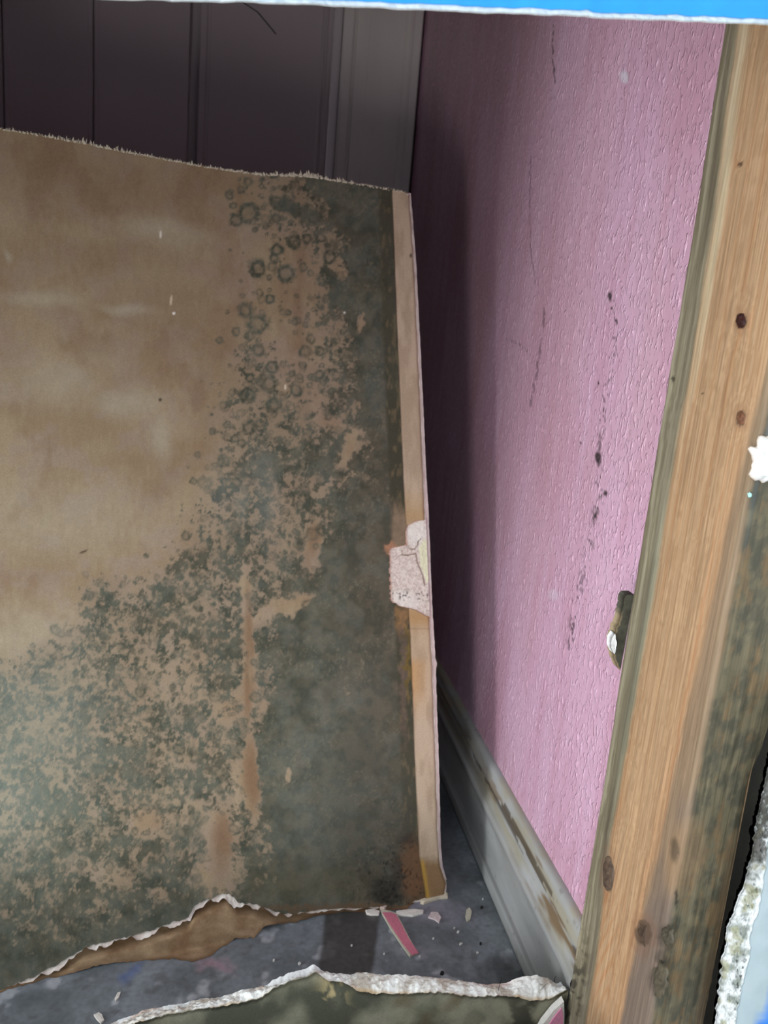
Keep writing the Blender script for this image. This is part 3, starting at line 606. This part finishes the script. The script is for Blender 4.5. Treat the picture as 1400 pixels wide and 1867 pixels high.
# knots bend the grain
kn = [(1351, 585, 10, 17), (1351, 762, 10, 15), (1110, 1594, 10, 34), (1172, 1702, 16, 26), (1350, 300, 4, 4)]
warp = np.zeros(U.shape)
for (kx, ky, ra, rb) in kn:
    q = ((px-kx)/(ra*2.6))**2+((py-ky)/(rb*2.6))**2; warp += np.exp(-q)*np.sign(px-kx+.01)*.05
grain = fbm((u_+warp)*46+2.2*fbm(Z*7, U*2, 3, 3), Z*1.6, 5, 4, .6); grain2 = fbm((u_+warp)*130, Z*4, 8, 3, .6)
tan_ = mix(lin((150, 119, 88)), lin((176, 145, 112)), ss(.3, .68, grain*.6+grain2*.4))
tan_ = mix(tan_, lin((160, 110, 72)), ss(.56, .7, fbm((u_+warp)*26, Z*2.4, 1, 3))*.35)
# cathedral grain low down
cz_ = (np.sin((Z*260+90*np.abs(U-.52)**1.1*1.0+3*fbm(U*6, Z*20, 2, 3)))*.5+.5)**3*np.exp(-((Z+.40)/.055)**2)*np.exp(-((U-.42)/.2)**2)
tan_ = mix(tan_, lin((156, 100, 56)), cz_*.55)
grey = mix(lin((108, 100, 80)), lin((148, 140, 118)), ss(.3, .7, fbm(u_*30, Z*9, 9, 4)))
pale_ = mix(lin((178, 162, 130)), lin((198, 184, 156)), grain)
dark = mix(lin((68, 68, 56)), lin((98, 92, 72)), ss(.34, .66, fbm(U*6, Z*110, 4, 6, .65)))
dark = mix(dark, lin((116, 92, 62)), ss(.5, .68, fbm(U*6, Z*60, 10, 6, .65))*.6)
lo = np.interp(Z, [-.5, -.4, -.3, -.15, 0, .1, .2], [.30, .30, .22, .24, .24, .22, .14])
hi = np.interp(Z, [-.5, -.4, -.3, -.15, 0, .06, .1], [.72, .72, .78, .86, .97, 1.0, 1.06])
c = mix(grey, tan_, ss(-.03, .03, u_-lo))
c = mix(c, lin((84, 74, 62)), np.exp(-((u_-lo+.07)/.035)**2)*ss(.35, .6, fbm(Z*10, U*4, 6, 3))*.7)
c = mix(c, pale_, np.exp(-((u_-lo-.06)/.05)**2)*ss(-.08, .08, Z)*.8)
c = mix(c, lin((140, 146, 124)), np.exp(-((u_-lo+.04)/.05)**2)*(ss(-.33, -.25, Z)*(1-ss(-.12, -.05, Z))*.25))
red = np.exp(-((u_-hi+.03)/.05)**2); c = mix(c, lin((164, 108, 72)), red*.12)
band_c = mix(lin((118, 96, 76)), lin((140, 120, 96)), grain)
c = mix(c, band_c, ss(-.02, .04, u_-hi)*.9)
c = mix(c, lin((92, 84, 82)), ss(-.02, .06, u_-hi)*ss(.35, .55, fbm(Z*12, U*2, 1, 3))*(1-ss(-.3, -.1, Z))*.6)
c = mix(c, lin((124, 110, 86)), np.exp(-((U-1.02)/.02)**2)*.4*ss(-.3, -.2, Z))
frontmask = ss(1.03, 1.12, u_)
c = mix(c, dark, frontmask*.92)
c = mix(c, lin((78, 92, 100)), np.exp(-((u_-1.13)/.03)**2)*ss(-.12, -.02, Z)*.6)
# lighter brown margin on the right of the front face
c = mix(c, lin((96, 80, 60)), ss(1.85, 2.02, u_)*ss(.4, .6, fbm(Z*20, U*3, 8, 3))*.7)
c = mix(c, lin((132, 106, 78)), blob(px, py, 1250, 1560, 34, 70, 10, .3)*.45)
for (kx, ky, ra, rb) in kn:
    ns = 1+.5*(fbm(px/8, py/8, 3, 3)-.5)
    q = np.sqrt(((px-kx)/ra)**2+((py-ky)/rb)**2)*ns
    c = mix(c, lin((120, 76, 50)), np.exp(-((q-1.25)/.35)**2)*.25)
    c = mix(c, lin((52, 30, 24)) if ky < 700 else lin((84, 66, 52)), (1-ss(.8, 1.05, q))*.9)
for (kx, ky, ra, rb) in [(1228, 692, 3, 6), (1213, 1710, 14, 22), (1200, 1790, 16, 26), (1205, 1745, 10, 14), (1233, 1640, 3, 18), (1281, 716, 2, 2), (1230, 1550, 8, 22)]:
    c = mix(c, lin((44, 40, 34)), blob(px+6*(fbm(px/5, py/5, 2, 3)-.5), py, kx, ky, ra, rb, 0, .4)*(.9 if ra < 5 else .6))
bs_ = fbm(px/11, py/11, 7, 4); c = mix(c, lin((54, 48, 40)), ss(1650, 1800, py)*(1-ss(.1, .3, U))*ss(.5, .6, bs_)*.8)
slab('stud_body', P, M_wood, parent=st, cols=c, flip=False)
# closing faces of the stud
P2 = np.stack([np.stack([np.array([SX0+.002, SY1, z]) for z in zz[::40]]), np.stack([np.array([SX1, SY1, z]) for z in zz[::40]]), np.stack([np.array([float(np.interp(z, zz, xr)), SY0, z]) for z in zz[::40]])], 0)
slab('stud_back', P2, M_wood, parent=st, cols=np.repeat(np.repeat(lin((120, 100, 76))[None, None], 3, 0), P2.shape[1], 1))
# proud knots and bark lumps
def lump(name, px_, py_, ra, rb, face, h, colr, parent, seed=0, label=None):
    n, m = 14, 28; V = []; cc = []
    nrm = np.array([-1, 0, 0]) if face == 'x' else np.array([0, -1, 0])
    for i in range(n+1):
        for j in range(m):
            a_ = 2*math.pi*j/m; rr_ = i/n; wv = 1+(1.3 if name == 'bark_scab' else .4)*(float(fbm(np.array(math.cos(a_)*2+5.), np.array(math.sin(a_)*2+seed), seed, 3))-.5)
            X_, Y_ = px_+ra*rr_*wv*math.cos(a_), py_+rb*rr_*wv*math.sin(a_)
            q = onx(X_, Y_, SX0) if face == 'x' else ony(X_, Y_, SY0)
            hh = h*((1-rr_**3)*(.6+.8*float(vn(np.array(X_/5), np.array(Y_/5), seed+1))))-.0008*(rr_ > .97)
            V.append(q+nrm*hh); cc.append(lin(colr)*(.6+.8*float(vn(np.array(X_/4), np.array(Y_/4), seed+2))))
    f = [(i*m+j, i*m+(j+1) % m, (i+1)*m+(j+1) % m, (i+1)*m+j) for i in range(n) for j in range(m)]
    o = make_obj(name, V, np.array(f), M_wood, parent, cc)
    if label: o['label'] = label
    return o
lump('knot', 1351, 585, 9, 15, 'x', .0012, (52, 24, 20), st, 1, 'dark red-brown knot with a hollow')
lump('knot', 1351, 762, 8, 13, 'x', .001, (116, 78, 56), st, 2)
lump('knot', 1109, 1594, 10, 33, 'x', .0016, (84, 68, 56), st, 3, 'long dark grey knot low on the side')
lump('bark_scab', 1172, 1702, 8, 28, 'x', .0008, (74, 58, 46), st, 4)
lump('bark_scab', 1216, 1706, 12, 17, 'x', .0008, (72, 66, 54), st, 5)
lump('bark_scab', 1202, 1785, 13, 34, 'x', .0008, (78, 72, 58), st, 6)

# ================================================================= RIGHT NEAR DRYWALL (torn gypsum, pale paint, blue corner)
rd = empty('torn_drywall_edge', (.31, YN, ZF), 'torn chunk of painted drywall with crumbly white gypsum edge, lower right of the stud', 'drywall')
yv = np.linspace(1290, 1960, 300)
Lx = pline([(1290, 1440), (1400, 1402), (1470, 1386), (1540, 1374), (1600, 1362), (1640, 1347), (1690, 1329), (1720, 1323), (1760, 1317), (1800, 1312), (1867, 1304), (1960, 1290)], yv)+9*(fbm(yv/9, yv*0, 3, 4)-.5)
Px_ = pline([(1290, 1462), (1400, 1440), (1540, 1402), (1600, 1396), (1660, 1384), (1700, 1372), (1760, 1364), (1800, 1354), (1867, 1342), (1960, 1328)], yv)+8*(fbm(yv/16, yv*0+3, 6, 4)-.5)
nU = 60; T = np.linspace(0, 1, nU)[:, None]
X = Lx[None, :]*(1-T)+Px_[None, :]*T; Y = np.repeat(yv[None, :], nU, 0)
dep = YN-.001-(TH-.001)*np.clip(T**.55, 0, 1)
rr3 = rays(X, Y); n = fbm(X/10, Y/10, 4, 5, .6)
dd = dep+(.0045*(n-.5)+.003*(fbm(X/4, Y/4, 6, 3)-.5))*np.sin(np.pi*np.clip(T, 0, 1))
P = rr3*(dd/rr3[..., 1])[..., None]
c = mix(lin((140, 146, 140)), lin((206, 210, 210)), ss(.28, .6, fbm(X/14, Y/14, 2, 4)))
c = mix(c, lin((150, 150, 120)), ss(.6, .7, fbm(X/22, Y/22, 8, 4))*.7)
c = mix(c, lin((58, 55, 50)), (1-ss(1540, 1625, Y+40*(fbm(X/20, Y/20, 5, 4)-.5)))*ss(.36, .6, fbm(X/6, Y/6, 9, 3)+.25*(1-T))*.85)
c = mix(c, lin((40, 38, 34)), ss(.6, .66, fbm(X/5, Y/7, 1, 3))*blob(X, Y, 1352, 1800, 12, 60, 10, .6)*.9)
Bk = P.copy(); Bk[..., 1] = YN
slab('torn_gypsum', P, M_gyp, back=Bk, parent=rd, cols=c, flip=False)
pl = P[-1]; nU = 24; xe = .62; T = np.linspace(0, 1, nU)[:, None]**2
X3 = pl[:, 0][None, :]-.0006+(xe-pl[:, 0][None, :])*T; Z3 = np.repeat(pl[:, 2][None, :], nU, 0)
P = np.stack([X3, np.full(X3.shape, YN-TH), Z3], -1); px, py = project(P)
c = mix(lin((150, 168, 174)), lin((180, 192, 196)), fbm(px/30, py/60, 3, 4))
bl = ss(-6, 4, px-pline([(1500, 1560), (1780, 1425), (1840, 1394), (1867, 1384), (1960, 1350)], py)+6*(fbm(px/9, py/9, 5, 3)-.5))
c = mix(c, lin((28, 120, 215)), bl)
slab('painted_paper', P, M_base, back=np.array([0, .0007, 0]), parent=rd, cols=c, flip=False)
box('core_block', (.335, YN-TH+.0008, ZF), (.62, YN, -.19), M_plain, rd)

# scraps that cling to the stud
def chunk(name, px_, py_, ra, rb, depth_y, th, colr, label, cat, seed=0, group=None, m_=None, jag=.5):
    n, m = 10, 44; V = []; cc = []
    for i in range(n+1):
        for j in range(m):
            a_ = 2*math.pi*j/m; rr_ = i/n; wv = 1+jag*(float(fbm(np.array(math.cos(a_)*2.2+5.), np.array(math.sin(a_)*2.2+seed), seed, 3))-.5)*2
            X_, Y_ = px_+ra*rr_*wv*math.cos(a_), py_+rb*rr_*wv*math.sin(a_)
            hh = th*(1-rr_**4)*(.5+.9*float(fbm(np.array(X_/5), np.array(Y_/5), seed+1, 3)))
            q = ony(X_, Y_, depth_y); V.append(q+np.array([0, -hh, 0])); cc.append(colr(X_, Y_, rr_))
    f = [(i*m+j, i*m+(j+1) % m, (i+1)*m+(j+1) % m, (i+1)*m+j) for i in range(n) for j in range(m)]
    k = len(V); V.append(ony(px_, py_, depth_y)); cc.append(cc[0]); f2 = f+[(n*m+(j+1) % m, n*m+j, k, k) for j in range(m)]
    fl_ = [tuple(dict.fromkeys(q)) for q in f2]
    o = make_obj(name, V, fl_, m_ or M_gyp, None, cc); tag(o, label, cat, group); return o
chunk('gypsum_chunk', 1396, 842, 27, 42, SY0-.0004, .006, lambda x, y, r: mix(lin((250, 250, 248)), lin((170, 140, 110)), float(ss(.85, 1, r))*.7)*(.75+.3*float(vn(np.array(x/4), np.array(y/4), 3))),
      'white crumbly gypsum lump stuck high on the stud face at the right border', 'gypsum', 3)
chunk('plaster_speck', 1366, 902, 3.5, 4.5, SY0-.0003, .0015, lambda x, y, r: lin((170, 220, 215)), 'tiny pale turquoise fleck on the stud below the white gypsum lump', 'fleck', 6)
# scrap of mouldy drywall behind the stud's far edge
sc = empty('drywall_scrap', tuple(ony(1130, 1150, SY1)), 'small dark drywall scrap with white broken tip behind the stud edge', 'drywall')
yv = np.linspace(1084, 1222, 60)
Lx = pline([(1084, 1142), (1088, 1138), (1100, 1136), (1130, 1130), (1155, 1120), (1165, 1117), (1185, 1116), (1200, 1119), (1212, 1124), (1222, 1130)], yv)+5*(fbm(yv/5, yv*0, 3, 3)-.5)
T = np.linspace(0, 1, 14)[:, None]; Rx_ = Lx*0+1156-(yv-1084)*.18
X = Lx[None, :]*(1-T)+Rx_[None, :]*T; Y = np.repeat(yv[None, :], 14, 0)
r3 = rays(X, Y); P = r3*((SY1+.001)/r3[..., 1])[..., None]
c = mix(lin((58, 56, 48)), lin((84, 82, 70)), fbm(X/9, Y/9, 2, 3)); c = mix(c, lin((170, 150, 118)), (1-ss(0, 5, X-Lx[None, :]))*ss(1110, 1130, Y)*.7)
slab('mouldy_face', P, M_mould, back=np.array([0, .008, 0]), parent=sc, cols=c)
yv2 = np.linspace(1156, 1192, 20); Lx2 = pline([(1156, 1122), (1165, 1116), (1180, 1115), (1192, 1121)], yv2); T = np.linspace(0, 1, 8)[:, None]
X = Lx2[None, :]-2+T*(11*np.sin(np.pi*(yv2-1154)/40))[None, :]; Y = np.repeat(yv2[None, :], 8, 0); r3 = rays(X, Y)
P = r3*((SY1-.0006-.001*fbm(X/4, Y/4, 3, 2))/r3[..., 1])[..., None]
slab('gypsum_tip', P, M_gyp, back=np.array([0, .006, 0]), parent=sc, cols=np.full(P.shape, .72))

# ================================================================= SCRAPS ON THE FLOOR
def flake(name, pts, th, colr, label, cat, group=None, edge=None, tilt=0, mt=None):
    """thin piece lying on the floor from an outline; subdivided top with slight curl"""
    v = [onz(x, y, ZF+.0003) for x, y in pts]; n = len(v); cen = sum(v)/n; V = []; cc = []
    for s, dz, cl_ in ((1.0, 0, edge or colr), (1.0, th*.8, edge or colr), (.93, th, colr), (.5, th*1.02, colr)):
        for k, q in enumerate(v):
            w_ = cen+(q-cen)*s; V.append(w_+np.array([0, 0, dz+tilt*(q[0]-v[0][0])])); cc.append(lin(cl_)*(.88+.24*random.random()))
    f = []
    for L in range(3):
        for k in range(n): f.append((L*n+k, L*n+(k+1) % n, (L+1)*n+(k+1) % n, (L+1)*n+k))
    f.append(tuple(range(3*n, 4*n))); f.append(tuple(range(n))[::-1])
    o = make_obj(name, V, f, mt or M_gyp, None, cc, smooth=False); return tag(o, label, cat, group)
ps = empty('pink_sliver', tuple(onz(728, 1700, ZF)), 'narrow pink-painted drywall sliver with white edge on the floor below the panel corner', 'scrap')
a = [(697, 1664), (712, 1664), (722, 1668), (733, 1688), (745, 1712), (763, 1738), (751, 1742), (735, 1722), (715, 1692)]
def prism(name, pts, z0_, z1_, colr, parent, mt):
    v0 = [onz(x, y, ZF+z0_) for x, y in pts]; n = len(v0); V = v0+[q+np.array([0, 0, z1_-z0_]) for q in v0]
    f = [(k, (k+1) % n, n+(k+1) % n, n+k) for k in range(n)]+[tuple(range(n, 2*n)), tuple(range(n))[::-1]]
    return make_obj(name, V, f, mt, parent, np.repeat([lin(colr)], 2*n, 0)*np.array([[.9+.2*random.random()] for _ in range(2*n)]), smooth=False)
prism('painted_face', a, .0026, .0031, (204, 122, 140), ps, M_paper)
prism('gypsum_body', [(693, 1662), (710, 1664), (722, 1668), (733, 1688), (745, 1712), (761, 1740), (747, 1746), (731, 1724), (711, 1694)], .0002, .0025, (196, 190, 172), ps, M_gyp)
W_ = (226, 220, 212)
flake('paper_shred', [(666, 1662), (680, 1660), (692, 1664), (690, 1670), (676, 1670), (668, 1668)], .0022, W_, 'small white chip left of the pink sliver', 'scrap')
flake('paper_shred', [(722, 1664), (735, 1662), (755, 1660), (772, 1662), (771, 1667), (752, 1672), (734, 1671), (721, 1669)], .0022, W_, 'long white shred right beside the pink sliver top', 'scrap')
flake('paper_shred', [(768, 1640), (786, 1634), (805, 1630), (815, 1631), (816, 1639), (800, 1640), (784, 1645), (772, 1650), (766, 1648)], .003, (214, 202, 180), 'cream crumb strip under the panel\'s lower right corner', 'scrap')
flake('paper_shred', [(786, 1664), (798, 1664), (804, 1674), (800, 1684), (792, 1678), (780, 1674)], .0012, (214, 198, 198), 'pale pinkish wedge-shaped chip below the panel corner', 'scrap')
flake('paper_shred', [(850, 1660), (856, 1656), (860, 1664), (857, 1678), (851, 1682), (848, 1672)], .0015, (196, 190, 172), 'lone upright oval cream chip on the floor near the baseboard', 'scrap')
flake('paper_shred', [(209, 1822), (214, 1812), (220, 1810), (217, 1820), (211, 1827)], .0014, W_, 'thin white chip on the floor at the lower left, higher one', 'scrap')
flake('paper_shred', [(171, 1852), (180, 1848), (186, 1852), (190, 1862), (184, 1868), (176, 1860)], .0016, W_, 'white L-shaped chip at the bottom border, lower left', 'scrap')
flake('paper_shred', [(693, 1655), (705, 1657), (700, 1662), (692, 1660)], .004, (200, 180, 170), 'tiny pinkish crumb at the top of the pink sliver', 'scrap')
for q, (x, y, r) in enumerate([(499, 1752, 2.5), (546, 1758, 3), (641, 1725, 2), (765, 1745, 2), (880, 1640, 1.6), (835, 1700, 2.5), (840, 1722, 3), (828, 1693, 1.5), (790, 1712, 1.8), (700, 1740, 2), (870, 1738, 2.5)]):
    flake('plaster_crumb', [(x+r*math.cos(a_)*random.uniform(.7, 1.2), y+r*.8*math.sin(a_)*random.uniform(.7, 1.2)) for a_ in np.linspace(0, 6.28, 8)[:-1]], .0012, (205, 205, 200),
          'tiny pale plaster crumb '+['below the middle of the brown torn flap', 'below the right end of the brown flap', 'on the dark square patch of floor', 'at the lower tip of the pink sliver', 'midway between panel corner and baseboard', 'right of the pink sliver, middle height', 'right of the pink sliver, level with its middle', 'right of the pink sliver, uppermost', 'a step right of the sliver', 'between dark square and pink sliver', 'closest to the baseboard'][q], 'crumb', 'plaster crumbs on the floor')
for q, (x, y, r) in enumerate([(806, 1776, 4), (878, 1656, 2.5), (876, 1722, 2)]):
    flake('dark_crumb', [(x+r*math.cos(a_)*random.uniform(.7, 1.2), y+r*.8*math.sin(a_)*random.uniform(.7, 1.2)) for a_ in np.linspace(0, 6.28, 8)[:-1]], .002, (40, 38, 36),
          'tiny black crumb '+['beside the torn white edge in front', 'right of the upright cream chip', 'halfway down beside the baseboard'][q], 'crumb', 'black crumbs on the floor')
# pink scrap standing in the cavity beside the stud foot
psc = empty('pink_scrap', tuple(ony(1015, 1860, YF-.006)), 'pink-painted scrap with white edge wedged by the stud foot at the bottom', 'scrap')
def plate(name, pts, y, th, colr, parent, mt):
    v0 = [ony(a_, b_, y) for a_, b_ in pts]; n = len(v0); V = v0+[q+np.array([0, th, 0]) for q in v0]
    f = [(k, (k+1) % n, n+(k+1) % n, n+k) for k in range(n)]+[tuple(range(n, 2*n)), tuple(range(n))[::-1]]
    return make_obj(name, V, f, mt, parent, np.repeat([lin(colr)], 2*n, 0), smooth=False)
plate('painted_face', [(1002, 1867), (1014, 1850), (1024, 1838), (1027, 1850), (1026, 1900), (1024, 1960), (965, 1960), (985, 1900)], YF-.0075, .0008, (214, 140, 168), psc, M_paper)
plate('gypsum_edge', [(990, 1867), (1010, 1842), (1028, 1826), (1029, 1850), (1028, 1900), (1026, 1960), (950, 1960), (972, 1900)], YF-.0064, .005, (220, 216, 208), psc, M_gyp)
# stray fibres on the torn edges
def hair(pts, y, name='fibre', parent=bd, r=.00022):
    V = []; f = []
    P_ = [ony(a_, b_, y) for a_, b_ in pts]
    for q in P_: V += [q+np.array([-r, 0, 0]), q+np.array([r, 0, 0]), q+np.array([0, -r, r])]
    for k in range(len(P_)-1):
        for j in range(3): a_ = 3*k+j; b_ = 3*k+(j+1) % 3; f.append((a_, b_, b_+3, a_+3))
    f += [(0, 1, 2), (3*len(P_)-1, 3*len(P_)-2, 3*len(P_)-3)]
    make_obj(name, V, f, M_dark, parent, smooth=False)
hair([(908, 1808), (910, 1798), (914, 1786)], YF+.004); hair([(985, 1806), (995, 1795), (1010, 1788)], YF+.003); hair([(1010, 1792), (1011, 1784), (1014, 1780)], YF+.003)
